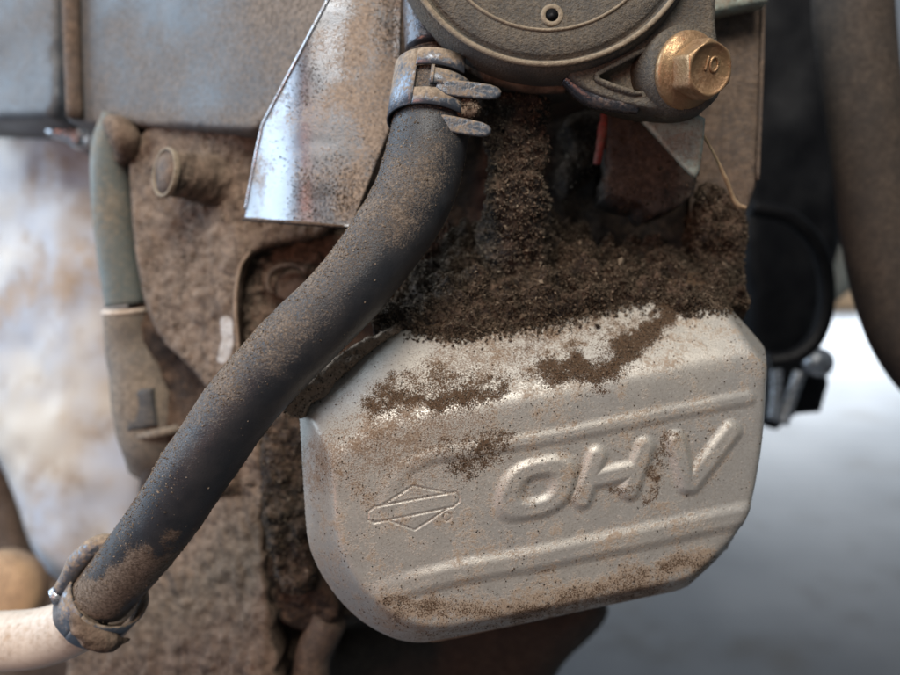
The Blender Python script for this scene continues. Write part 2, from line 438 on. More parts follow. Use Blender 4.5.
def cover_mat():
    t = NT('painted_cast_aluminium')
    base = t.mix(t.ramp(t.noise(35, 3), .35, .65), (.48, .45, .395), (.44, .422, .385))
    base = t.mix(t.ramp(t.noise(1900, 4, .75), .46, .76), base, (.30, .265, .225))
    base = t.mix(t.ramp(t.noise(1100, 3, .7), .60, .72), base, (.62, .59, .54))
    # thin tan film, then dark soil, both where they have settled
    film = t.attr('film'); dirt = t.attr('dirt'); spk = t.attr('speck')
    n1 = t.noise(260, 5, .65); n2 = t.noise(1500, 4, .68); n3 = t.noise(3400, 2, .5)
    nf = t.math('ADD', t.math('MULTIPLY', n1, .5), t.math('MULTIPLY', n2, .5))
    thf = t.math('SUBTRACT', 0.74, t.math('MULTIPLY', film, .27))
    mf = t.ramp(nf, t.math('SUBTRACT', thf, .09), t.math('ADD', thf, .09))
    col = t.mix(t.math('MULTIPLY', mf, .75), base, t.mix(n2, (.20, .135, .085), (.36, .26, .17)))
    n4 = t.noise(2600, 3, .6)
    ths = t.math('SUBTRACT', .755, t.math('MULTIPLY', spk, .27))
    ms = t.ramp(t.math('ADD', t.math('MULTIPLY', n4, .75), t.math('MULTIPLY', n1, .25)), t.math('SUBTRACT', ths, .04), t.math('ADD', ths, .07))
    col = t.mix(t.math('MULTIPLY', ms, .75), col, (.16, .105, .068))
    nd = t.math('ADD', t.math('MULTIPLY', n1, .25), t.math('ADD', t.math('MULTIPLY', n4, .45), t.math('MULTIPLY', n3, .30)))
    thd = t.math('SUBTRACT', .76, t.math('MULTIPLY', dirt, .46))
    md = t.ramp(nd, t.math('SUBTRACT', thd, .06), t.math('ADD', thd, .06))
    col = t.mix(md, col, t.mix(n4, (.03, .019, .012), (.13, .082, .05)))
    allm = t.math('MAXIMUM', md, t.math('MAXIMUM', ms, t.math('MULTIPLY', mf, .7)))
    t.set('Base Color', col); t.set('Roughness', t.mixf(allm, t.mixf(n1, .36, .52), .95))
    t.set('Metallic', t.mixf(allm, .5, 0.0)); t.set('Specular IOR Level', t.mixf(allm, .5, .1))
    hgt = t.math('ADD', t.math('MULTIPLY', allm, .6), t.math('ADD', t.math('MULTIPLY', n3, .25), t.math('MULTIPLY', n2, .25)))
    t.bump(hgt, .42, .0004)
    return t.m
M['cover'] = cover_mat()

def ground_mat():
    t = NT('stained_concrete')
    c = t.mix(t.ramp(t.noise(3.2, 5, .6), .35, .7), (.075, .08, .087), (.125, .129, .135))
    c = t.mix(t.ramp(t.noise(9, 5, .6), .50, .72), c, (.06, .058, .056))
    t.set('Base Color', c); t.set('Roughness', t.mixf(t.noise(6, 3), .35, .7)); t.bump(t.noise(120, 4), .2, .002)
    return t.m
M['ground'] = ground_mat()

# ------------------------------------------------------------------ the ground
def quad_world(name, x0, x1, y0, y1, z, m):
    V = np.array([[x0, y0, z], [x1, y0, z], [x1, y1, z], [x0, y1, z]], float)
    return mesh(name, V, [[0, 1, 2, 3]], m, flat_world=True)
props(quad_world('ground', -30, 30, -30, 60, 0, M['ground']), kind='structure')

# ------------------------------------------------------------------ engine block behind everything
def rel(amp, size, seed, octv=5):
    return lambda V: fbm(V, size, octv, seed)*amp
eb = thing('engine_block', P(300, 640, 262), 'brown dust-caked engine casting filling the space behind hose and valve cover', 'engine')
def d_wall(x, y): return 262 + np.clip(300-x, 0, 400)*0.10 + np.clip(x-560, 0, 300)*.04
V, F = plate([(118, 100), (240, 60), (480, -40), (742, -60), (744, 180), (742, 330), (745, 470), (640, 540), (560, 560), (430, 590), (345, 622), (322, 640), (318, 735), (90, 735), (110, 600), (140, 520), (138, 420), (122, 250)],
             d_wall, 60, res=4.5, bevel=3, relief=lambda V: fbm(V, 16, 5, 3)*4.5 + fbm(V, 4, 3, 31)*1.1)
mesh('rear_wall', V, F, M['block_dark'], eb)
V, F = plate([(128, 118), (250, 118), (330, 205), (330, 235), (262, 246), (243, 262), (236, 300), (238, 356), (236, 372), (214, 400), (196, 372), (150, 330), (132, 240)],
             lambda x, y: 250 + np.clip(236-x, 0, 200)*0.16, 10, res=3, bevel=.8, relief=lambda V: fbm(V, 14, 4, 11)*2.0 + np.abs(fbm(V, 4, 3, 13))*1.6 + fbm(V, 1.6, 3, 12)*.6)
fq = np.stack(proj(V), -1); mesh('mounting_flange', V, F, M['block_chip'], eb, attrs={'chip': 1-sstep(2, 10, path_dist(fq, [(226, 322), (228, 340), (223, 358)]))})
stuff('clinging_crumbs', [grains(surf_points(V, F, 5000, RNG, lambda C, N: np.clip(fbm(C, 10, 4, 77)+.1, .01, 1)), RNG.uniform(.12, .42, 5000), 78)], M['soil_dry'], eb)
# the flange's thin raised lip
V, F = tube([P(250, 252, 249.5), P(240, 268, 248.5), P(235.5, 300, 248), P(237, 330, 248), P(239, 358, 248.5)], [.45, .6, .6, .6, .5], 40, 8, disp=lambda V: fbm(V, 2, 2, 3)*.15)
mesh('flange_lip', V, F, M['felt'], eb)
def crust(name, poly, dep, seed, n1, n2, m='block', th=12):
    V, F = plate(poly, dep, th, res=2.2, bevel=3, round_it=2, edge_noise=6, relief=lambda V: np.abs(fbm(V, 8, 4, seed))*6 - 1.5 + fbm(V, 2.2, 3, seed+1)*1.1)
    o = mesh(name, V, F, M[m], eb)
    stuff('clinging_crumbs', hairy(V, F, n1, seed+2, (.6, 2.2), (.05, .14), None, n2, (.1, .42)), M['soil'] if m != 'block' else M['soil_dry'], eb)
crust('caked_dirt', [(246, 262), (270, 240), (330, 228), (356, 236), (330, 290), (292, 340), (262, 376), (246, 372), (242, 310)], 257, 301, 2200, 3200)
crust('caked_dirt', [(268, 420), (300, 398), (312, 440), (312, 520), (318, 560), (306, 600), (280, 590), (262, 520), (258, 460)], 238, 311, 2600, 4200, 'block_dark')
crust('caked_dirt', [(196, 478), (262, 408), (300, 420), (288, 480), (250, 500), (206, 500)], 246, 321, 1500, 2200, 'block_dark')
# bolt recess ring beside the hose
c0 = P(289, 282, 252)
V, F = tube([c0 + np.array([math.cos(a)*7.2, math.sin(a)*5.6, 0]) for a in np.linspace(.5, 3.9, 14)], [.3]+[.75]*12+[.3], 50, 10, disp=lambda V: fbm(V, 2, 3, 8)*.3)
mesh('recess_ring', V, F, M['block'], eb)
V, F = lathe(P(292, 286, 255), (-.1, .15, -1), [(6.5, -4), (6.2, 0), (5.4, .8), (0.01, 1.0)], 6, disp=lambda V: fbm(V, 3, 3, 5)*.5)
mesh('recessed_plug', V, F, M['block'], eb)
# lower wall, in front of the deeper casting
V, F = plate([(100, 560), (150, 505), (205, 445), (250, 420), (262, 440), (264, 500), (263, 560), (268, 600), (276, 650), (282, 720), (60, 720), (70, 640)],
             lambda x, y: 243 + np.clip(262-x, 0, 200)*.15, 22, res=3, bevel=1, edge_noise=7, relief=lambda V: fbm(V, 18, 4, 21)*2.4 + np.abs(fbm(V, 5, 3, 23))*1.6 + fbm(V, 1.8, 3, 22)*.5)
mesh('lower_wall', V, F, M['block'], eb)
V, F = plate([(258, 470), (300, 410), (318, 470), (322, 560), (345, 615), (322, 632), (285, 628), (262, 600), (256, 540)], 246, 30, res=2.6, bevel=2,
             relief=lambda V: fbm(V, 9, 5, 33)*5 + fbm(V, 2.5, 3, 34)*1.0)
mesh('crusted_corner', V, F, M['block_dark'], eb)
V, F = plate([(322, 630), (380, 615), (540, 606), (590, 596), (612, 606), (600, 630), (556, 668), (530, 740), (318, 740)], 310, 70, res=6, bevel=14, round_it=2, relief=rel(3, 18, 36))
mesh('sump_and_shade', V, F, M['black_hose'], eb)  # widened and near-black, so its colour gives the shade under the cover
V, F = tube([P(330, 618, 250), P(312, 660, 252), P(318, 720, 254)], [6, 6, 6], 20, 16, disp=lambda V: fbm(V, 6, 3, 4)*.5)
mesh('drain_stub', V, F, M['plate_brown'], eb)

# ------------------------------------------------------------------ valve cover
CO = P(537, 470, 207)
ca, sa, cy, sy = math.cos(rad(11.5)), math.sin(rad(11.5)), math.cos(rad(8)), math.sin(rad(8))
S = np.array([ca*cy, sa*cy, sy]); Tv = np.array([-sa, ca, -0.06]); Tv -= S*S.dot(Tv); Tv /= np.linalg.norm(Tv)
Nn = np.cross(S, Tv)
if Nn[2] > 0: Nn = -Nn
H = 17.0
def onplane(px, py, h):
    o = CO + Nn*h; r = np.array([(px-450)/FPX, (337.5-py)/FPX, 1.0])
    q = r*(o.dot(Nn)/r.dot(Nn)) - CO
    return q.dot(S), q.dot(Tv)
EDGES = [  # base line (silhouette), face line: photo pixels
    ((304, 420), (311, 545), (328, 430), (335, 550)),
    ((302, 414), (405, 328), (336, 434), (430, 396)),
    ((400, 333), (720, 286), (400, 424), (735, 348)),
    ((714, 290), (766, 352), (722, 314), (766, 362)),
    ((766, 350), (762, 442), (768, 356), (764, 440)),
    ((762, 438), (748, 514), (765, 436), (750, 512)),
    ((748, 510), (727, 550), (750, 508), (729, 546)),
    ((729, 547), (688, 586), (730, 544), (690, 579)),
    ((690, 586), (470, 635), (690, 581), (472, 625)),
]
_b = [(470, 636), (432, 643), (400, 639), (370, 625), (343, 601), (324, 573), (313, 550), (308, 528)]
_f = [(474, 626), (438, 631), (408, 626), (383, 611), (361, 590), (346, 569), (338, 548), (334, 530)]
EDGES += [(_b[i], _b[i+1], _f[i], _f[i+1]) for i in range(len(_b)-1)]
planes = []; basepts = []
for b0, b1, f0, f1 in EDGES:
    q = [(*onplane(*b0, 0), 0), (*onplane(*b1, 0), 0), (*onplane(*f0, H), H), (*onplane(*f1, H), H)]
    q = np.array(q); A = np.c_[q[:, :2], np.ones(4)]
    planes.append(np.linalg.lstsq(A, q[:, 2], rcond=None)[0]); basepts += [q[0, :2], q[1, :2]]
basepts = np.array(basepts)
STEP = 0.19
lo, hi = basepts.min(0)-3, basepts.max(0)+3
gs, gt = np.meshgrid(np.arange(lo[0], hi[0], STEP), np.arange(lo[1], hi[1], STEP))
hs = [p[0]*gs+p[1]*gt+p[2] for p in planes] + [np.full(gs.shape, H)]
RR = 1.05
hh = -RR*np.log(sum(np.exp(-np.clip(h, -40, 60)/RR) for h in hs))
Xc = CO + gs[..., None]*S + gt[..., None]*Tv + hh[..., None]*Nn
px, py = proj(Xc); Q = np.stack([px, py], -1)
# pressed shapes
rib_top = [(748, 398), (640, 419), (560, 436), (480, 449), (432, 456), (404, 468), (390, 488), (386, 505)]
rib_bot = [(748, 514), (640, 537), (540, 558), (460, 572), (415, 583), (385, 592)]
def prof(d, half, soft): return 1-sstep(half-soft, half+soft, d)
fade = sstep(382, 440, px)
sd_rt = path_dist(Q, rib_top); sd_rb = path_dist(Q, rib_bot)
e_rt = prof(sd_rt, 6.0, 4.5)*(.25+.75*fade); e_rb = prof(sd_rb, 10, 6)*(.35+.65*fade)
# letters
def ring(Q, c, ax, ay, sh, ex=2.6):
    x = Q[..., 0]-c[0]; y = -(Q[..., 1]-c[1]); y = y - x*math.tan(rad(10)); x = x - sh*y
    k = (np.abs(x/ax)**ex + np.abs(y/ay)**ex)**(1/ex)
    return np.abs(k-1)*min(ax, ay)
dO = ring(Q, (537, 488), 27, 20, .22)
dH = np.minimum(np.minimum(seg_dist(Q, (597, 456), (582, 499)), seg_dist(Q, (645, 447), (629, 490))), seg_dist(Q, (590, 480), (637, 469)))
dV = np.minimum(seg_dist(Q, (676, 441), (687, 484)), seg_dist(Q, (731, 431), (690, 484)))
eO, eH, eV = (prof(d, 8.6, 5.0) for d in (dO, dH, dV))
EMB = [[(368, 512), (375, 507), (456, 492), (459, 496), (459, 502), (453, 507), (374, 523), (368, 520), (368, 512)],
       [(384, 504), (413, 486), (448, 493)], [(390, 521), (415, 530), (447, 509)],
       [(447+4*math.cos(a), 517+4*math.sin(a)) for a in np.linspace(0, 6.29, 13)]]
near = (px > 355) & (px < 475) & (py > 475) & (py < 545); dM = np.full(px.shape, 99.0)
dM[near] = np.min([path_dist(Q[near], p) for p in EMB], 0)
eM = prof(dM, .9, .7); eL = prof(np.abs(dM-2.4), .4, .8)
dent = fbm(np.stack([gs, gt, gs*0], -1), 22, 3, 41)*.35 + fbm(np.stack([gs, gt, gs*0+4], -1), 5, 2, 42)*.06
hf = hh + .90*np.maximum(eO, np.maximum(eH, eV)) + .35*eV*sstep(694, 684, px) + .5*e_rt + .8*e_rb - .17*eM + .03*eL + dent
# soil gathered on the cover, and a little shading painted beside the V
n_a = fbm(np.stack([px, py, px*0], -1), 26, 4, 51); n_b = fbm(np.stack([px, py, px*0+3], -1), 7, 3, 52)
wob = np.stack([px+n_a*20+n_b*10, py+n_a*16+n_b*10], -1)
def blob(path, half, soft): return 1-sstep(half-soft-5, half+soft+6, path_dist(wob, path))
dirt = np.maximum.reduce([
    1.05*blob([(372, 407), (400, 401), (450, 393), (500, 386)], 9, 20),
    .80*blob([(378, 396), (430, 380), (470, 376)], 12, 26),
    
    .92*blob([(450, 466), (490, 453), (516, 440)], 9, 18),
    .80*blob([(440, 452), (500, 434)], 5, 14),
    1.0*blob([(556, 376), (610, 360), (650, 342), (676, 316), (690, 300)], 16, 24),
    .76*blob([(490, 390), (560, 374), (620, 366)], 8, 20),
    .66*blob([(520, 345), (600, 335), (650, 315)], 12, 28),
    .66*blob([(405, 545), (418, 555), (430, 575)], 3, 9),
    .66*blob([(400, 478), (418, 495)], 4, 14),
    .66*blob([(395, 608), (500, 614), (620, 590), (690, 562)], 16, 26),
    .74*blob([(618, 496), (648, 488), (662, 468), (668, 448), (682, 438)], 8, 11), .55*blob([(698, 462), (696, 448)], 3, 8),  # the last small blob is painted shading that sets off the V's left arm
    .60*blob([(385, 440), (370, 500), (385, 560)], 8, 26),
])
cav = np.maximum.reduce([sstep(7, 12, d)*sstep(22, 13, d) for d in (dO, dH, dV)] + [sstep(8, 13, sd_rb)*sstep(22, 13, sd_rb)*(py > np.interp(px, [385, 748], [592, 514])), sstep(5, 8, sd_rt)*sstep(16, 9, sd_rt)])
dirt = np.maximum(dirt*(1-.5*prof(dM, 7, 5)), .45*cav*(.8+.6*n_a)); dirt = np.maximum(dirt, .50*eM)
bx = np.array([300, 380, 400, 435, 467, 500, 530, 560, 600, 640, 667, 678, 700, 724, 760, 800])
by = np.array([300, 318, 322, 328, 331, 323, 320, 314, 304, 296, 290, 306, 302, 300, 305, 320])
ytop = np.interp(px, bx, by) + n_b*6
edge = sstep(10, -6, py-ytop)*sstep(360, 400, px)
dirt = np.maximum(dirt, 1.05*edge)
film = np.maximum.reduce([
    1.25*blob([(390, 610), (470, 614), (560, 600), (640, 584), (700, 560)], 24, 22),
    .95*blob([(628, 488), (655, 478), (672, 452), (690, 440)], 12, 14),
    1.05*blob([(645, 406), (660, 404)], 5, 8),
    .95*blob([(500, 545), (600, 528), (690, 508)], 8, 16), .9*blob([(580, 505), (620, 500)], 6, 14),
    .75*blob([(672, 575), (673, 560)], 2, 7),
    .75*blob([(420, 440), (560, 425), (700, 390)], 10, 30),
    .70*blob([(745, 520), (765, 420)], 4, 14),
    .70*cav, .64+.42*n_a+.30*n_b])
bev = 1-sstep(10, 40, path_dist(Q, [(312, 412), (345, 385), (408, 338)])); film = film*(1-.6*bev)  # film and specks thinned to paint the upper-left bevel brighter, where light falls
speck = (1-.45*bev)*np.clip(.95*sstep(640, 380, px+n_a*60)*sstep(560, 430, py) + .55*sstep(400, 330, py)*sstep(720, 600, px) + .35*sstep(560, 620, py) + .25 + .4*n_a*.5, 0, 1)
XV = CO + gs[..., None]*S + gt[..., None]*Tv + (hf + np.clip(dirt-.62, 0, 1)*(n_b+.6)*.6)[..., None]*Nn
dS = np.gradient(XV, axis=1); dT = np.gradient(XV, axis=0); NV = np.cross(dS, dT); NV /= np.linalg.norm(NV, axis=-1, keepdims=True)
if NV[NV.shape[0]//2, NV.shape[1]//2, 2] > 0: NV = -NV
nr, nc = gs.shape
idx = np.arange(nr*nc).reshape(nr, nc)
quad = np.stack([idx[:-1, :-1], idx[:-1, 1:], idx[1:, 1:], idx[1:, :-1]], -1).reshape(-1, 4)
hq = hh.ravel()[quad].max(1); quad = quad[hq > -3.0]
# orientation toward the lens
q0 = quad[len(quad)//2]; XF = XV.reshape(-1, 3)
if np.cross(XF[q0[1]]-XF[q0[0]], XF[q0[2]]-XF[q0[0]])[2] < 0: quad = quad[:, ::-1]
cover = thing('valve_cover', P(537, 640, 210), 'pale silver valve cover with raised OHV lettering, crusted with brown dirt along its top', 'valve cover')
zone = np.zeros(nr*nc, int)
zone[(e_rt.ravel() > .35) & (px.ravel() > 384)] = 1; zone[(e_rb.ravel() > .35)] = 2
zone[eO.ravel() > .3] = 3; zone[eH.ravel() > .3] = 4; zone[eV.ravel() > .3] = 5
zone[eM.ravel() > .25] = 6
zone[(hh.ravel() < H-4)] = 0
zq = zone[quad].min(1)
for z, nm, lb in ((0, 'shell', None), (1, 'rib', 'thin raised rib above the lettering'), (2, 'rib', 'broad raised rib below the lettering'),
                  (3, 'letter', 'raised letter O'), (4, 'letter', 'raised letter H'), (5, 'letter', 'raised letter V'), (6, 'emblem', 'thin engraved bar and diamond emblem')):
    qq = quad[zq == z]; u, inv = np.unique(qq, return_inverse=True)
    o = mesh(nm, XF[u], inv.reshape(-1, 4), M['cover'], cover, normals=NV.reshape(-1, 3)[u],
             attrs={'dirt': dirt.ravel()[u], 'film': film.ravel()[u], 'speck': speck.ravel()[u]})
    if lb: o['label'] = lb
# rim of the cover: a dark lip where it meets the head
rimp = [proj(CO + b[0]*S + b[1]*Tv) for b in basepts]
ctr = np.mean(rimp, 0); rimp = [tuple(ctr+(np.array(p)-ctr)*.992+np.array([1.0, 0.5])) for p in rimp]
def base_depth(x, y):
    r = np.stack([(x-450)/FPX, (337.5-y)/FPX, np.ones_like(x)], -1); return (CO-Nn*1.0).dot(Nn)/(r@Nn)
V, F = plate(rimp, base_depth, 7, res=6, bevel=.8, round_it=1)
mesh('flange', V, F, M['felt'], cover)
# crumbs lying on the cover
wgt = np.clip(dirt.ravel()-.5, 0, 1)**1.6*(hh.ravel() > 0) + .004*speck.ravel()*(hh.ravel() > 2) + .012*np.clip(film.ravel()-.5, 0, 1)
k = RNG.choice(nr*nc, 16000, p=wgt/wgt.sum())
ki, kj = k//nc, k % nc
ki = np.clip(ki+np.rint(RNG.normal(0, 5, len(k))).astype(int), 0, nr-1); kj = np.clip(kj+np.rint(RNG.normal(0, 5, len(k))).astype(int), 0, nc-1)
k = (ki*nc+kj); k = k[hh.ravel()[k] > -.5]
stuff('dirt_crumbs', [grains(XF[k]+RNG.uniform(-.12, .12, (len(k), 3)), RNG.uniform(.06, .22, len(k)), 3)], M['soil'], cover)

# ------------------------------------------------------------------ hose with its two clamps
hose = thing('rubber_hose', P(250, 560, 195), 'thick black rubber hose running diagonally in front of the valve cover', 'hose')
HC = [P(433, 84, 199), P(429, 140, 196), P(413, 197, 191), P(383, 245, 187), P(340, 299, 184), P(286, 353, 182), P(240, 405, 182), P(204, 457, 184), P(168, 512, 190), P(132, 560, 198), P(102, 596, 206)]
HR = [9.6, 10.3, 10.2, 9.6, 9.2, 9.0, 8.9, 8.8, 8.6, 8.4, 8.4]
V, F = tube(HC, HR, 170, 56, disp=lambda V: fbm(V, 10, 3, 61)*.35 + fbm(V, 1.6, 2, 62)*.12)
hq_ = np.stack(proj(V), -1); hn_ = fbm(V, 6, 4, 63); mesh('hose_wall', V, F, M['rubber'], hose, attrs={'dust': (1-sstep(8, 34, path_dist(hq_, [(96, 606), (112, 596), (140, 572), (166, 562)])+hn_*26))*.8 + .16*(1-sstep(5, 45, path_dist(hq_, [(455, 140), (440, 200), (415, 240)])+hn_*40))})
def w_top(C, N):
    N = N*np.sign(-(N[:, 2:3])+1e-9)
    return np.clip(-N[:, 0]*.7 + N[:, 1]*.8 + .35, .03, 2)*np.clip(fbm(C, 12, 4, 70)+.35, .04, 1)
pt = surf_points(V, F, 14000, RNG, w_top)
stuff('clinging_grit', [grains(pt, RNG.uniform(.05, .20, len(pt))*RNG.choice([1, 1, 1.5], len(pt)), 5)], M['grit'], hose)

# pipe the hose is pushed on
pipe = thing('pipe', P(428, 60, 204), 'short dark metal pipe entering the top of the black hose', 'pipe')
V, F = tube([P(427, -60, 206), P(428, 0, 205), P(431, 52, 203)], [7.2, 7.0, 7.0], 20, 40)
mesh('pipe_wall', V, F, M['pipe_metal'], pipe)
V, F = tube([P(430, 50, 203), P(431, 57, 203), P(432, 66, 202), P(433, 84, 200)], [6.2, 6.0, 6.2, 6.2], 14, 40); mesh('barb_neck', V, F, M['block_dark'], pipe)
# a second, browner tube beside it
pp2 = thing('pipe', P(470, 60, 212), 'brown dust-coated tube behind the pipe, under the round housing', 'pipe')
V, F = tube([P(462, -50, 214), P(464, 0, 213), P(468, 56, 212)], [6.5, 6.5, 6.5], 20, 30, disp=lambda V: fbm(V, 4, 3, 8)*.25); mesh('pipe_wall', V, F, M['plate_brown'], pp2)

# spring clamp
cl = thing('spring_clamp', P(432, 125, 198), 'blued steel spring clamp gripping the top end of the black hose', 'hose clamp')
def band(c0, c1, r0, r1, a0, a1, thick=.55, n=40, m=3):
    """part of a ring band round an axis c0-c1; angles in the ring, 0 = toward the lens"""
    c0, c1 = np.array(c0), np.array(c1); ax = (c1-c0)/np.linalg.norm(c1-c0)
    x = np.array([0, 0, -1.0]); x -= ax*ax.dot(x); x /= np.linalg.norm(x); y = np.cross(ax, x)
    th = np.linspace(a0, a1, n); V = []
    for rr in (0, thick):
        for f in np.linspace(0, 1, m):
            for a in th:
                V.append(c0+(c1-c0)*f + (x*math.cos(a)+y*math.sin(a))*(r0+(r1-r0)*f+rr))
    F = []; K = m*n
    for i in range(m-1):
        for j in range(n-1):
            a = i*n+j; F += [[a, a+1, a+n+1, a+n][::-1], [K+a, K+a+1, K+a+n+1, K+a+n]]
    for j in range(n-1):
        F += [[j, j+1, K+j+1, K+j], [(m-1)*n+j, K+(m-1)*n+j, K+(m-1)*n+j+1, (m-1)*n+j+1]]
    for i in range(m-1):
        F += [[i*n, K+i*n, K+(i+1)*n, (i+1)*n], [i*n+n-1, (i+1)*n+n-1, K+(i+1)*n+n-1, K+i*n+n-1]]
    return np.array(V), F
A0, A1 = P(436, 72, 200), P(430, 126, 196.5)
def along(f): return A0+(A1-A0)*f
# find which sign of the ring angle is photo-left
_t, _ = band(along(0), along(.1), 10.6, 10.6, .5, .6); SG = 1 if proj(_t)[0].mean() < proj(along(0))[0] else -1
def bnd(f0, f1, a0, a1, **k):
    lo_, hi_ = sorted((SG*a0, SG*a1)); return band(along(f0), along(f1), 10.5, 10.9, lo_, hi_, **k)
V, F = join([bnd(0, 1, .42, 4.4), bnd(0, .30, -.75, .415), bnd(.70, 1, -.75, .415)])
mesh('band', V, F, M['clamp'], cl)
V, F = bnd(.36, .64, -.95, .02, thick=.75); tgo = mesh('tongue', V, F, M['clamp'], cl)
V, F = bnd(.34, .66, -.02, .05, thick=1.5, n=6); mesh('tongue_stop', V, F, M['clamp'], tgo)
for (a, b) in (((436, 86), (500, 93)), ((430, 120), (490, 131))):
    a3, b3 = np.array(a, float), np.array(b, float); d = (b3-a3)/np.linalg.norm(b3-a3); nn = np.array([-d[1], d[0]])*8
    poly = [a3+nn, a3+(b3-a3)*.8+nn, b3+nn*.55+d, b3-nn*.55+d, a3+(b3-a3)*.8-nn, a3-nn]
    V, F = plate(poly, lambda x, y: 186.8+np.clip(x-445, 0, 60)*.06, .9, res=1.6, bevel=.15, round_it=1, relief=lambda V: fbm(V, 3, 3, 8)*.07)
    mesh('tab', V, F, M['clamp'], cl)
V, F = plate([(452, 98), (470, 96), (480, 104), (478, 114), (466, 120), (448, 114)], 189.2, 5, res=1.4, bevel=1.6, round_it=2, edge_noise=3, relief=lambda V: fbm(V, 3, 4, 9)*.9)
pk = mesh('packed_dirt', V, F, M['block'], cl)
stuff('dirt_crumbs', hairy(V, F, 60, 9, (.4, 1.2), (.04, .09), None, 420, (.08, .28)), M['soil_dry'], pk)

# worm clamp at the lower end
wc = thing('worm_clamp', P(95, 640, 208), 'dirty worm-drive clamp where the black hose meets the cream pipe', 'hose clamp')
B0, B1 = P(118, 582, 204), P(84, 624, 213)
A0, A1 = B0, B1
V, F = band(B0+(B1-B0)*.22, B0+(B1-B0)*.72, 10.2, 10.2, 0, 2*math.pi-.001, thick=.7, n=60); 
V = V + np.stack([fbm(V, 5, 3, 4)*.3, fbm(V, 5, 3, 5)*.3, fbm(V, 5, 3, 6)*.2], -1); mesh('band', V, F, M['clamp'], wc)
V, F = tube([P(62, 590, 204), P(78, 562, 201), P(96, 546, 200), P(118, 540, 201)], [2.2, 2.6, 2.6, 1.8], 24, 18, disp=lambda V: fbm(V, 3, 3, 4)*.3); mesh('worm_housing', V, F, M['clamp'], wc)
V, F = lathe(P(56, 596, 204), (-.8, -.3, -.4), [(2.4, -3), (2.6, 0), (2.3, 1.2), (.8, 1.3), (.01, .6)], 18); mesh('worm_screw', V, F, M['steel'], wc)
V, F = tube([P(75, 600, 199), P(85, 625, 199), P(105, 642, 201), P(130, 640, 206)], [1.4, 3.4, 3.2, .6], 40, 24, disp=lambda V: fbm(V, 4, 4, 14)*1.3); o = mesh('dirt_cake', V, F, M['block'], wc)

cp = thing('cream_pipe', P(30, 660, 225), 'cream plastic pipe bending out of frame below the hose end', 'pipe')
V, F = tube([P(112, 596, 206), P(88, 618, 212), P(60, 632, 217), P(20, 640, 220), P(-60, 640, 224), P(-160, 630, 228)], [7.6, 7.8, 8.2, 8.4, 8.4, 8.4], 60, 36); mesh('pipe_wall', V, F, M['cream'], cp)

# ------------------------------------------------------------------ felt gasket strip peeling along the cover
gk = plate([(282, 405), (297, 389), (338, 357), (378, 331), (402, 320), (406, 326), (390, 336), (364, 355), (332, 384), (312, 406), (300, 418), (290, 413)], lambda x, y: 191+(x-280)*.085, 9, res=1.5, bevel=.4, round_it=1,
           relief=lambda V: fbm(V, 4, 4, 81)*1.3 + fbm(V, 1.2, 2, 82)*.5, edge_noise=7)
gko = props(mesh('gasket_strip', gk[0], gk[1], M['felt']), 'ragged brown gasket strip between the hose and the valve cover corner', 'gasket')
stuff('clinging_crumbs', hairy(gk[0], gk[1], 300, 84, (.5, 1.5), (.04, .1), None, 1500, (.08, .26)), M['soil_dry'], gko)

# ------------------------------------------------------------------ silver heat shield
hs_ = thing('heat_shield', P(300, 225, 225), 'curved silver sheet metal shield speckled with brown dirt beside the hose', 'heat shield')
nu, nv = 90, 110
u = np.linspace(0, 1, nu); v = np.linspace(0, 1, nv)
lx = np.interp(v, [0, .17, .64, .72, 1], [352, 328, 263, 258, 244]); lx = lx
rx = np.interp(v, [0, .3, .55, .8, 1], [402, 400, 398, 372, 350])
yy = np.interp(v, [0, 1], [-45, 219])
X = lx[:, None]+(rx-lx)[:, None]*u[None]; Y = yy[:, None]+u[None]*np.array([8.0])*v[:, None]
bend = np.clip((314-X)/66, -1.2, 1.2)                       # the sheet wraps back toward the left
Dp = 212 + 15*np.clip(bend, 0, 2)**2 + 3*np.clip(-bend, 0, 2)**2 + 2*v[:, None]
Vf = PA(X, Y, Dp).reshape(-1, 3); Vf[:, 2] -= fbm(Vf, 25, 3, 90)*.5
Vb = Vf.copy(); Vb[:, 2] += 1.1; Vb[:, 0] += .3
ii = np.arange(nu*nv).reshape(nv, nu)
q = np.stack([ii[:-1, :-1], ii[1:, :-1], ii[1:, 1:], ii[:-1, 1:]], -1).reshape(-1, 4)
fl = q.tolist() + (q[:, ::-1]+nu*nv).tolist(); K = nu*nv
for line in (ii[:, 0], ii[:, -1], ii[0], ii[-1]):
    for a, b in zip(line[:-1], line[1:]): fl.append([int(a), int(b), int(b)+K, int(a)+K])
sx_ = np.concatenate([proj(Vf)[0]]*2); mesh('sheet', np.vstack([Vf, Vb]), fl, M['silver'], hs_, attrs={'dust': sstep(312, 365, sx_)*.9})
V, F = tube(Vf.reshape(nv, nu, 3)[::5, 0], [.55]*len(range(0, nv, 5)), 80, 8); mesh('rolled_edge', V, F, M['steel'], hs_)
V, F = tube(Vf.reshape(nv, nu, 3)[-1, ::6], [.6]*len(range(0, nu, 6)), 60, 8, disp=lambda V: fbm(V, 3, 2, 5)*.2); mesh('hem', V, F, M['block_dark'], hs_)
pt = Vf[RNG.choice(len(Vf), 5500, p=(lambda w_: w_/w_.sum())(np.clip(fbm(Vf, 14, 3, 92)+.2, .02, 1)*(.25+.75*sstep(265, 310, proj(Vf)[0]))))] + RNG.normal(0, .5, (5500, 3))*np.array([1, 1, 0])
pt[:, 2] -= .1
stuff('clinging_grit', [grains(pt, RNG.uniform(.05, .19, 5500), 15)], M['soil'], hs_)

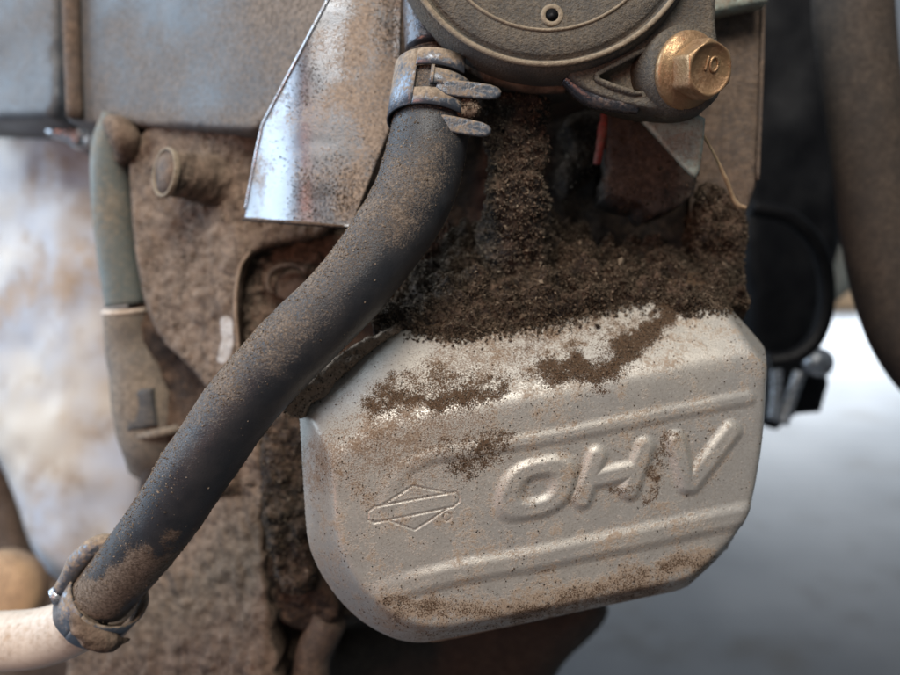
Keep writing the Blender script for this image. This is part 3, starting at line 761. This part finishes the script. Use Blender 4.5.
# ------------------------------------------------------------------ blue-grey plastic shrouds, upper left
def d_shr(x, y): return 238 + np.clip(250-x, -90, 300)*0.22
V, F = plate([(64, -60), (362, -60), (340, 14), (278, 112), (264, 129), (244, 133), (120, 125), (78, 123), (64, 120)], d_shr, 30, res=4, bevel=2.5, round_it=2, relief=lambda V: fbm(V, 40, 3, 95)*2.0)
sh = thing('plastic_shroud', P(200, 128, 245), 'dusty blue-grey plastic shroud panel left of the silver shield', 'shroud', )
mesh('panel', V, F, M['plastic_blue'], sh, attrs={'dust': .6*sstep(190, 310, proj(V)[0]) + .3*sstep(95, 130, proj(V)[1])})
V, F = tube([P(70, -60, 276), P(72, 30, 275), P(75, 118, 274)], [3.2, 3.2, 3.0], 20, 14); mesh('edge_bead', V, F, M['plate_brown'], sh)
sh2 = plate([(-80, -60), (60, -60), (62, 60), (64, 118), (30, 122), (-80, 120)], lambda x, y: 298+np.clip(60-x, 0, 200)*.2, 30, res=6, bevel=3, round_it=1, relief=lambda V: fbm(V, 40, 2, 96)*2)
props(mesh('plastic_shroud', sh2[0], sh2[1], M['plastic_blue']), 'blurred pale blue plastic panel in the upper left corner', 'shroud')

# ------------------------------------------------------------------ dusty stud with boss below the shroud
bs = thing('mounting_stud', P(200, 210, 240), 'dust-coated cylindrical stud with round end below the plastic shroud', 'stud')
V, F = tube([P(167, 173, 241), P(190, 176, 248), P(222, 184, 258), P(262, 196, 266)], [7.0, 7.8, 9.8, 13.0], 70, 50, disp=lambda V: fbm(V, 7, 4, 101)*1.4+np.abs(fbm(V, 3, 3, 102))*.9); mesh('shank', V, F, M['block'], bs)
V, F = lathe(P(165.5, 172.5, 240.3), (-.70, .05, -.72), [(5.5, -2), (7.4, -1), (7.6, .2), (.01, .3)], 44, disp=lambda V: fbm(V, 4, 3, 7)*.3); mesh('round_end', V, F, M['plate_brown'], bs)
V, F = lathe(P(165.5, 172.5, 240.2), (-.70, .05, -.72), [(7.9, -1), (8.1, .3), (7.7, .9), (7.1, .7), (6.9, .1)], 44, disp=lambda V: fbm(V, 3, 3, 7)*.3, caps=False); mesh('end_rim', V, F, M['ridge'], bs)

# ------------------------------------------------------------------ ignition lead
ig = thing('ignition_lead', P(150, 470, 285), 'grey-green ignition lead with dusty boot hanging at the left', 'cable')
V, F = tube([P(122, 118, 272), P(113, 150, 274), P(113, 200, 276), P(118, 250, 278), P(127, 305, 280)], [6.6, 7.4, 7.4, 7.4, 7.6], 50, 32); mesh('cable', V, F, M['lead'], ig)
V, F = tube([P(110, 122, 268), P(122, 132, 264), P(126, 146, 266), P(122, 160, 270)], [3, 5, 5, 2.5], 24, 16, disp=lambda V: fbm(V, 5, 3, 7)*.6); mesh('dirt_cake', V, F, M['block'], ig)
V, F = lathe(P(127, 311, 280.3), P(131, 345, 282)-P(127, 311, 280.3), [(8.0, -1.0), (8.7, -.6), (8.9, 0), (8.6, .6), (7.8, .8)], 36); mesh('collar', V, F, M['cream'], ig)
V, F = tube([P(127, 311, 280.5), P(131, 345, 282), P(141, 372, 283), P(150, 405, 284), P(156, 440, 286), P(152, 468, 290)], [8.3, 9.3, 11.8, 13.4, 13.0, 9.0], 60, 36, disp=lambda V: fbm(V, 14, 2, 9)*.7); mesh('boot', V, F, M['boot'], ig)
V, F = plate([(119, 392), (152, 388), (157, 426), (128, 432)], lambda x, y: 270.2+np.abs(x-146)*.06, 4, res=3, bevel=.5, round_it=0); mesh('boot_pad', V, F, M['rubber_grey'], ig)
V, F = tube([P(132, 438, 274), P(155, 434, 271), P(178, 428, 274), P(190, 420, 279)], [1.4, 1.6, 1.6, 1.2], 30, 10); mesh('boot_rib', V, F, M['boot'], ig)

# ------------------------------------------------------------------ pale blurred body at far left
pb = thing('pale_housing', P(50, 560, 360), 'out-of-focus pale smeared housing at the far left edge', 'housing')
V, F = plate([(-160, 60), (140, 60), (158, 300), (160, 430), (150, 560), (112, 600), (70, 590), (34, 560), (10, 480), (-20, 430), (-160, 400)], lambda x, y: 345+np.clip(60-x, 0, 200)*.25, 60, res=7, bevel=12, round_it=2,
             relief=lambda V: fbm(V, 40, 3, 111)*7)
mesh('body', V, F, M['pale_body'], pb)
V, F = plate([(44, 122), (84, 122), (84, 142), (74, 150), (66, 140), (46, 136)], 318, 18, res=4, bevel=2, round_it=1); mesh('mounting_lug', V, F, M['steel'], pb)
kn = lathe(P(-8, 598, 330), (.1, .1, -1), [(19, -14), (19, 0), (16, 4), (9, 6), (.01, 6.6)], 40)
props(mesh('filler_cap_knob', kn[0], kn[1], M['peach']), 'blurred round peach-coloured cap above the cream pipe', 'cap')
lb = plate([(-120, 400), (6, 430), (24, 560), (60, 590), (130, 560), (150, 740), (-120, 740)], 410, 40, res=10, bevel=5, round_it=2, relief=rel(6, 30, 120))
props(mesh('lower_frame', lb[0], lb[1], M['plate_brown']), 'dark brown frame behind the cream pipe in the lower left', 'frame')

# ------------------------------------------------------------------ round housing with ear and bolt
rh = thing('round_housing', P(548, 70, 195), 'round gritty grey cast housing cut by the top edge', 'housing')
RA = np.array([-.03, .02, -1.0]); RA /= np.linalg.norm(RA)
RC = P(548, -85, 186)
k = 186/FPX
gr = lambda V: fbm(V, 3, 3, 131)*.18
V, F = lathe(RC, RA, [(156*k, -26), (157*k, -8), (156*k, -3), (154*k, -1.0), (150*k, -.2), (147*k, -.2), (145.5*k, -1.4), (143*k, -1.7), (141*k, -.7), (139*k, -.3), (122*k, 0), (112*k, 0), (104*k, 0), (92*k, 0), (80*k, 0), (60*k, .0), (20*k, 0), (.01, 0)], 220, disp=gr)
mesh('face_disc', V, F, M['cast_grey'], rh)
V, F = lathe(RC+RA*-.1, RA, [(153.2*k, .1), (153*k, .55), (151.5*k, .8), (149.5*k, .8), (148*k, .5), (147.6*k, .1)], 220, disp=gr, caps=False); mesh('raised_rim', V, F, M['ridge'], rh)
V, F = lathe(RC, RA, [(118*k, -.2), (117.6*k, .3), (116.7*k, .5), (115.6*k, .5), (114.7*k, .3), (114.3*k, -.2)], 220, disp=gr, caps=False); mesh('inner_ridge', V, F, M['ridge'], rh)
hc = P(552, 15, 185.3)
V, F = lathe(hc, RA, [(2.9, -.2), (2.7, .1), (2.3, .2), (1.8, .16), (1.6, .0), (1.5, -1.5), (.01, -1.5)], 30); pho = mesh('pin_hole_boss', V, F, M['ridge'], rh)
V, F = lathe(hc, RA, [(1.6, .02), (.01, .03)], 20); mesh('pin_hole_shade', V, F, M['black'], pho)  # flat black disc over the recess, painting the shade inside the hole
V, F = lathe(RC-RA*20, RA, [(150*k, -26), (152*k, 0), (150*k, 2)], 120); mesh('rear_drum', V, F, M['plate_brown'], rh)
V, F = tube([P(408, -30, 200), P(432, 20, 199), P(470, 62, 198), P(520, 84, 198), P(565, 88, 198)], [2, 2.6, 2.4, 2.2, 1.6], 60, 14, disp=lambda V: fbm(V, 5, 3, 6)*.4); mesh('gasket_edge', V, F, M['block'], rh)
# ear: a rounded triangular lug running out to the bolt boss, with a sunk web
def d_ear(x, y): return 188.5 + 0*x
EAR = [(560, 60), (572, 82), (600, 98), (640, 109), (680, 114), (708, 108), (722, 92), (722, 60), (714, 30), (716, -30), (640, -60), (610, 0)]
V, F = plate(EAR, d_ear, 12, res=2.4, bevel=1.2, round_it=2, relief=lambda V: fbm(V, 3, 3, 132)*.25 - 3.2*sstep(4, -4, np.where(inside(np.stack(proj(V), -1), [(596, 78), (662, 42), (640, 92)]), -path_dist(np.stack(proj(V), -1), [(596, 78), (662, 42), (640, 92), (596, 78)]), path_dist(np.stack(proj(V), -1), [(596, 78), (662, 42), (640, 92), (596, 78)]))))
mesh('ear', V, F, M['cast_grey'], rh)
V, F = tube([P(656, 44, 188.4), P(630, 57, 188.2), P(601, 72, 188.2), P(597, 77, 188.2), P(602, 82, 188.2), P(630, 92, 188.2), P(642, 94, 188.4)], [.4, .75, .75, .75, .75, .7, .4], 60, 12, disp=lambda V: fbm(V, 2, 2, 5)*.15); mesh('web_lip', V, F, M['cast_grey'], rh)
V, F = tube([P(566, 78, 193), P(590, 96, 192), P(620, 104, 191), P(638, 108, 191)], [2.0, 2.6, 2.2, 1.6], 40, 16); mesh('edge_clip', V, F, M['pipe_metal'], rh)
V, F = lathe(P(681, 72, 190), (.35, -.02, -1), [(11.2, -6), (11.0, 2.2), (10.4, 3.2), (.01, 3.3)], 60, disp=gr); mesh('bolt_boss', V, F, M['cast_grey'], rh)

bo = thing('flange_bolt', P(690, 108, 184), 'yellow zinc flange bolt with hex head in the grey ear', 'bolt')
BA = np.array([.42, -.30, -1.0]); BA /= np.linalg.norm(BA); BO = P(685, 71, 186.0); BK = .89
V, F = lathe(BO, BA, [(10.2*BK, 0), (10.6*BK, .6), (10.5*BK, 1.5), (9.8*BK, 2.1), (8.2*BK, 2.8), (7.6*BK, 3.4)], 64, disp=lambda V: fbm(V, 3, 3, 6)*.1); mesh('flange', V, F, M['bolt'], bo)
# hex head with a dished top and rounded corners
seg = 96; th = np.linspace(0, 2*math.pi, seg, endpoint=False)
xh = np.array([0, 1.0, 0])-BA*BA[1]; xh /= np.linalg.norm(xh); yh = np.cross(BA, xh)
def hexr(a, ap, rnd):
    m_ = ((a+.2) % (math.pi/3))-math.pi/6; return np.minimum(ap/np.cos(m_), rnd)
rows = []
for ap, rnd, h in ((7.0, 7.95, 2.6), (7.0, 7.95, 8.3), (6.95, 7.7, 8.9), (6.8, 7.0, 9.4), (6.5, 6.55, 9.5), (6.2, 6.2, 9.3), (5.8, 5.8, 8.9), (2.5, 2.5, 8.8), (.05, .05, 8.8)):
    r = hexr(th, ap, rnd)*BK; rows.append(BO+BA*h+(np.cos(th)*r)[:, None]*xh+(np.sin(th)*r)[:, None]*yh)
V = np.concatenate(rows); V = V + BA*(fbm(V, 2.0, 3, 9)*.12)[:, None]
F = [[k*seg+j, k*seg+(j+1) % seg, (k+1)*seg+(j+1) % seg, (k+1)*seg+j] for k in range(len(rows)-1) for j in range(seg)]
hxo = mesh('hex_head', V, F, M['bolt'], bo)
# raised grade mark 10 on the head
r_ = -xh*0 + yh; r_ = r_ if r_[0] > 0 else -r_
ct = BO+BA*8.8+xh*1.2
one = tube([ct-r_*1.1-xh*1.6, ct-r_*.9, ct-r_*.7+xh*1.6], [.35, .38, .35], 14, 8); 
zero = tube([ct+r_*(1.2+1.15*math.cos(a))+xh*1.6*math.sin(a) for a in np.linspace(0, 6.28, 16)], [.36]*16, 40, 8)
V, F = join([one, zero]); mesh('grade_mark', V, F, M['bolt'], hxo)

# bracket below the bolt, plate to the right, twig
br = plate([(630, 108), (706, 108), (703, 150), (698, 178), (690, 174), (660, 140)], lambda x, y: 199+0*x, 2, res=2.5, bevel=.4, round_it=1, relief=rel(.3, 6, 141))
props(mesh('bracket', br[0], br[1], M['bracket']), 'pale greenish triangular bracket tip below the yellow bolt', 'bracket')
sp = thing('support_plate', P(735, 200, 232), 'tall brown dusted metal plate right of the bolt', 'plate')
V, F = plate([(690, -50), (766, -50), (764, 20), (760, 110), (757, 182), (745, 215), (690, 220)], lambda x, y: 232+0*x, 3, res=3.5, bevel=.6, round_it=0, relief=rel(.9, 14, 142)); mesh('plate', V, F, M['plate_brown'], sp)
V, F = tube([P(765, -50, 231), P(762, 60, 231), P(757.5, 180, 231)], [.7, .7, .7], 30, 8); mesh('folded_edge', V, F, M['plate_brown'], sp)
V, F = plate([(706, -40), (768, -40), (768, 2), (740, 8), (706, 16)], 222, 6, res=4, bevel=1, round_it=0, relief=rel(.5, 9, 143)); mesh('top_flange', V, F, M['bracket'], sp)
tw = tube([P(702, 132, 205), P(716, 158, 208), P(728, 184, 211), P(736, 203, 213), P(746, 208, 213)], [.35, .5, .6, .75, .6], 40, 8, disp=lambda V: fbm(V, 2, 2, 3)*.2)
props(mesh('dry_stalk', tw[0], tw[1], M['straw']), 'bent dry grass stalk hanging beside the green bracket', 'stalk')

# dark casting lump behind the bracket, red wire
lm = plate([(608, 112), (640, 108), (672, 146), (699, 172), (693, 196), (668, 212), (652, 217), (640, 205), (606, 196)], lambda x, y: 218+np.clip(660-x, 0, 80)*.12, 22, res=2.4, bevel=1.2, round_it=0, edge_noise=5, relief=lambda V: fbm(V, 10, 4, 151)*2.2+fbm(V, 2, 3, 152)*.8)
props(mesh('casting_lug', lm[0], lm[1], M['lug']), 'dark rounded casting lug behind the green bracket', 'casting')
stuff('clinging_crumbs', hairy(lm[0], lm[1], 700, 157, (.5, 1.6), (.04, .12), None, 1800, (.08, .32)), M['soil'], bpy.data.objects['casting_lug'])
lm = plate([(558, 118), (600, 108), (606, 140), (602, 170), (576, 186), (566, 200), (556, 168), (575, 150)], lambda x, y: 236+0*x, 16, res=3, bevel=3, round_it=2, relief=lambda V: fbm(V, 8, 4, 155)*2)
props(mesh('casting_web', lm[0], lm[1], M['block_dark']), 'brown crumbling casting web beside the red wire', 'casting')
stuff('clinging_crumbs', hairy(lm[0], lm[1], 900, 156, (.6, 2.0), (.05, .14), None, 1500, (.12, .42)), M['soil_dry'], bpy.data.objects['casting_web'])
rw = tube([P(606, 108, 228), P(604, 124, 227), P(601, 142, 227), P(597, 164, 229)], [1.2, 1.5, 1.5, 1.1], 40, 12, disp=lambda V: fbm(V, 3, 3, 4)*.5)
props(mesh('red_wire', rw[0], rw[1], M['red']), 'short red wire end in the dark gap under the housing', 'wire')

# ------------------------------------------------------------------ debris: coated post, heap on the cover, clods at the right
ps = thing('coated_post', P(517, 245, 222), 'upright post furred with brown grass debris right of the hose top', 'post')
V, F = tube([P(520, 60, 214), P(518, 110, 211), P(517, 160, 210), P(515, 205, 211), P(513, 240, 219), P(510, 300, 226)], [9.5, 8.6, 8.0, 8.6, 10.5, 11], 120, 60, disp=lambda V: np.abs(fbm(V, 6, 4, 161))*5-1.2+fbm(V, 1.5, 3, 162)*.6)
mesh('core', V, F, M['block_dark'], ps)
stuff('matted_clippings', hairy(V, F, 3000, 163, (.6, 2.4), (.04, .12), None, 17000, (.08, .40)), M['soil_dry'], ps)

# heap lying on the ledge: a lumpy solid from the cover's top edge back to the block
bxs = np.linspace(372, 748, 250); 
front = np.interp(bxs, bx, by)+5
backy = np.interp(bxs, [372, 400, 440, 480, 520, 560, 600, 650, 690, 720, 748], [300, 262, 232, 218, 226, 236, 240, 236, 246, 262, 292])
vv = np.linspace(0, 1, 120)
Xg = np.broadcast_to(bxs[None], (120, 250)); Yg = front[None]+(backy-front)[None]*vv[:, None]
d0 = []
for a_, b_ in zip(bxs, front):
    h_ = 3.0
    for _ in range(6):
        s_, t_ = onplane(a_, b_, h_); i_ = min(max(int(round((t_-lo[1])/STEP)), 0), nr-1); j_ = min(max(int(round((s_-lo[0])/STEP)), 0), nc-1)
        h_ = .5*h_ + .5*max(hf[i_, j_], -2)
    d0.append((CO + s_*S + t_*Tv + h_*Nn)[2])
d0 = np.array(d0) + .2
Dg = d0[None] + vv[:, None]**1.1*np.interp(bxs, [372, 748], [27, 27])[None]
Dg = Dg - 4.0*np.sin(math.pi*np.clip(vv, 0, 1)**.6)[:, None]
G = PA(Xg, Yg, Dg)
lump = fbm(G, 16, 3, 170)*4 + np.abs(fbm(G, 8, 3, 171))*13 - 2.5 + np.abs(fbm(G, 3.2, 3, 172))*4.5 - 1
lump *= sstep(0, .10, vv)[:, None]
upc = np.array([0, .80, -.60]); G = G + upc*lump[..., None]
ii = np.arange(120*250).reshape(120, 250)
q = np.stack([ii[:-1, :-1], ii[:-1, 1:], ii[1:, 1:], ii[1:, :-1]], -1).reshape(-1, 4)
bot = G.reshape(-1, 3)+np.array([0, -7.0, 7.0]); fl = q.tolist()+(q[:, ::-1]+120*250).tolist(); K = 120*250
for line in (ii[0], ii[-1], ii[:, 0], ii[:, -1]):
    for a, b in zip(line[:-1], line[1:]): fl.append([int(a), int(b), int(b)+K, int(a)+K])
hp = mesh('debris_heap', np.vstack([G.reshape(-1, 3), bot]), fl, M['block_dark'])
props(hp, 'heap of dark matted soil and grass clippings on top of the valve cover', 'debris', kind='stuff')
GV = G.reshape(-1, 3)
crest = lambda C, N: np.clip(np.abs(fbm(C, 8, 3, 171))*3+.25, .2, 1.6)
hk = hairy(GV, q.tolist(), 18000, 175, (.5, 2.2), (.035, .10), crest, 44000, (.06, .32)) + hairy(GV, q.tolist(), 10, 176, (.6, 2.0), (.05, .1), crest, 1100, (.4, .8))
stuff('clippings', hk, M['soil'], hp)
nf_ = 6000; fx = RNG.uniform(395, 735, nf_); fy = np.interp(fx, bx, by) + RNG.normal(1, 6, nf_)
ok = (fx > 400)
fp = []
for a_, b_ in zip(fx[ok], fy[ok]):
    s_, t_ = onplane(a_, b_, 3.0); i_ = int(round((t_-lo[1])/STEP)); j_ = int(round((s_-lo[0])/STEP))
    if 0 <= i_ < nr and 0 <= j_ < nc and hh[i_, j_] > -1: fp.append(XV[i_, j_])
fp = np.array(fp) + Nn*RNG.uniform(0, 1.2, len(fp))[:, None]
nh = len(fp)//3
stuff('spilled_crumbs', [grains(fp[nh:], RNG.uniform(.12, .5, len(fp)-nh), 190), fibres(fp[:nh], RNG.uniform(.8, 2.4, nh), RNG.uniform(.06, .16, nh), 191)], M['soil'], hp)
# straw-pale threads scattered through it
stuff('pale_threads', hairy(GV, q.tolist(), 1100, 177, (1.2, 4.5), (.04, .10), lambda C, N: np.clip(fbm(C, 14, 3, 5)+.3, .05, 1), 3500, (.08, .34)), M['soil_dry'], hp)
# crumbly clod clinging on the right of the heap
rc = thing('debris_clod', P(722, 300, 236), 'crumbly brown debris clod clinging to the right of the heap', 'debris')
V, F = plate([(700, 176), (740, 200), (748, 232), (742, 262), (746, 300), (732, 312), (712, 285), (690, 262), (694, 220)], lambda x, y: 226+0*x, 14, res=2.4, bevel=4, round_it=2, relief=lambda V: fbm(V, 8, 5, 181)*4.5+fbm(V, 2, 3, 182)*.8)
mesh('core', V, F, M['block_dark'], rc)
stuff('matted_clippings', hairy(V, F, 1400, 183, (.6, 2.0), (.04, .12), None, 9000, (.1, .42)), M['soil'], rc)

# ------------------------------------------------------------------ right-hand background
bh = thing('void_backdrop', P(790, 330, 400), 'near-black backdrop body standing in for the shaded void at the right', 'housing')  # added backdrop whose black colour makes the dark void
V, F = plate([(735, -80), (880, -80), (850, 130), (848, 220), (826, 290), (818, 340), (790, 372), (740, 380)], 400, 160, res=9, bevel=8, round_it=1, relief=rel(5, 40, 191)); mesh('body', V, F, M['black'], bh)
cb = tube([P(752, 208, 330), P(790, 218, 330), P(818, 248, 330), P(827, 292, 330), P(818, 334, 330), P(796, 356, 330), P(770, 362, 332)], [3.6]*7, 80, 20)
props(mesh('cable_loop', cb[0], cb[1], M['black']), 'glossy black cable curving in a loop right of the cover', 'cable')
rhs = tube([P(853, -90, 285), P(852, 0, 285), P(862, 100, 286), P(874, 190, 288), P(890, 280, 290), P(912, 345, 292), P(960, 395, 296), P(1040, 420, 300)], [13.5, 14, 13.6, 14, 14, 13.5, 13, 13], 80, 36, disp=lambda V: fbm(V, 20, 3, 7)*.5)
props(mesh('hanging_hose', rhs[0], rhs[1], M['black_hose']), 'wide dusty black hose hanging down the right edge', 'hose')
gp = plate([(836, 200), (885, 200), (885, 275), (846, 292), (834, 306), (828, 290)], 520, 40, res=10, bevel=4, round_it=1)
props(mesh('side_panel', gp[0], gp[1], M['green_grey']), 'blurred grey-green panel between the cable loop and hanging hose', 'panel')
bt = thing('linkage_bracket', P(800, 410, 372), 'blurred dark linkage with a bright steel fitting right of the cover', 'bracket')
V, F = plate([(770, 352), (800, 356), (826, 372), (828, 384), (820, 412), (796, 414), (776, 430), (766, 424)], 372, 14, res=5, bevel=2, round_it=0); mesh('arm', V, F, M['black'], bt)
V, F = lathe(P(818, 362, 358), (-.4, .3, -1), [(7, -4), (7, 1), (4.5, 3), (.01, 3.5)], 24); mesh('fitting', V, F, M['steel'], bt)
V, F = tube([P(800, 372, 364), P(790, 400, 364), P(782, 424, 364)], [3, 3, 3], 14, 14); mesh('rod', V, F, M['steel'], bt)
V, F = tube([P(776, 358, 362), P(776, 392, 362), P(773, 420, 362)], [2.6, 2.6, 2.6], 14, 14); mesh('rod', V, F, M['steel'], bt)
# a carton standing far off on the floor
z0 = 0.0
def box_world(x0, x1, y0, y1, z0, z1):
    V = np.array([[x, y, z] for x in (x0, x1) for y in (y0, y1) for z in (z0, z1)], float)
    return V, [[0, 1, 3, 2], [4, 6, 7, 5], [0, 4, 5, 1], [2, 3, 7, 6], [0, 2, 6, 4], [1, 5, 7, 3]]
V, F = box_world(.92, 1.42, 1.95, 2.25, .004, .30)
props(mesh('carton', V, F, M['peach'], smooth=False, flat_world=True), 'far blurred peach-coloured box standing on the pale floor', 'box')
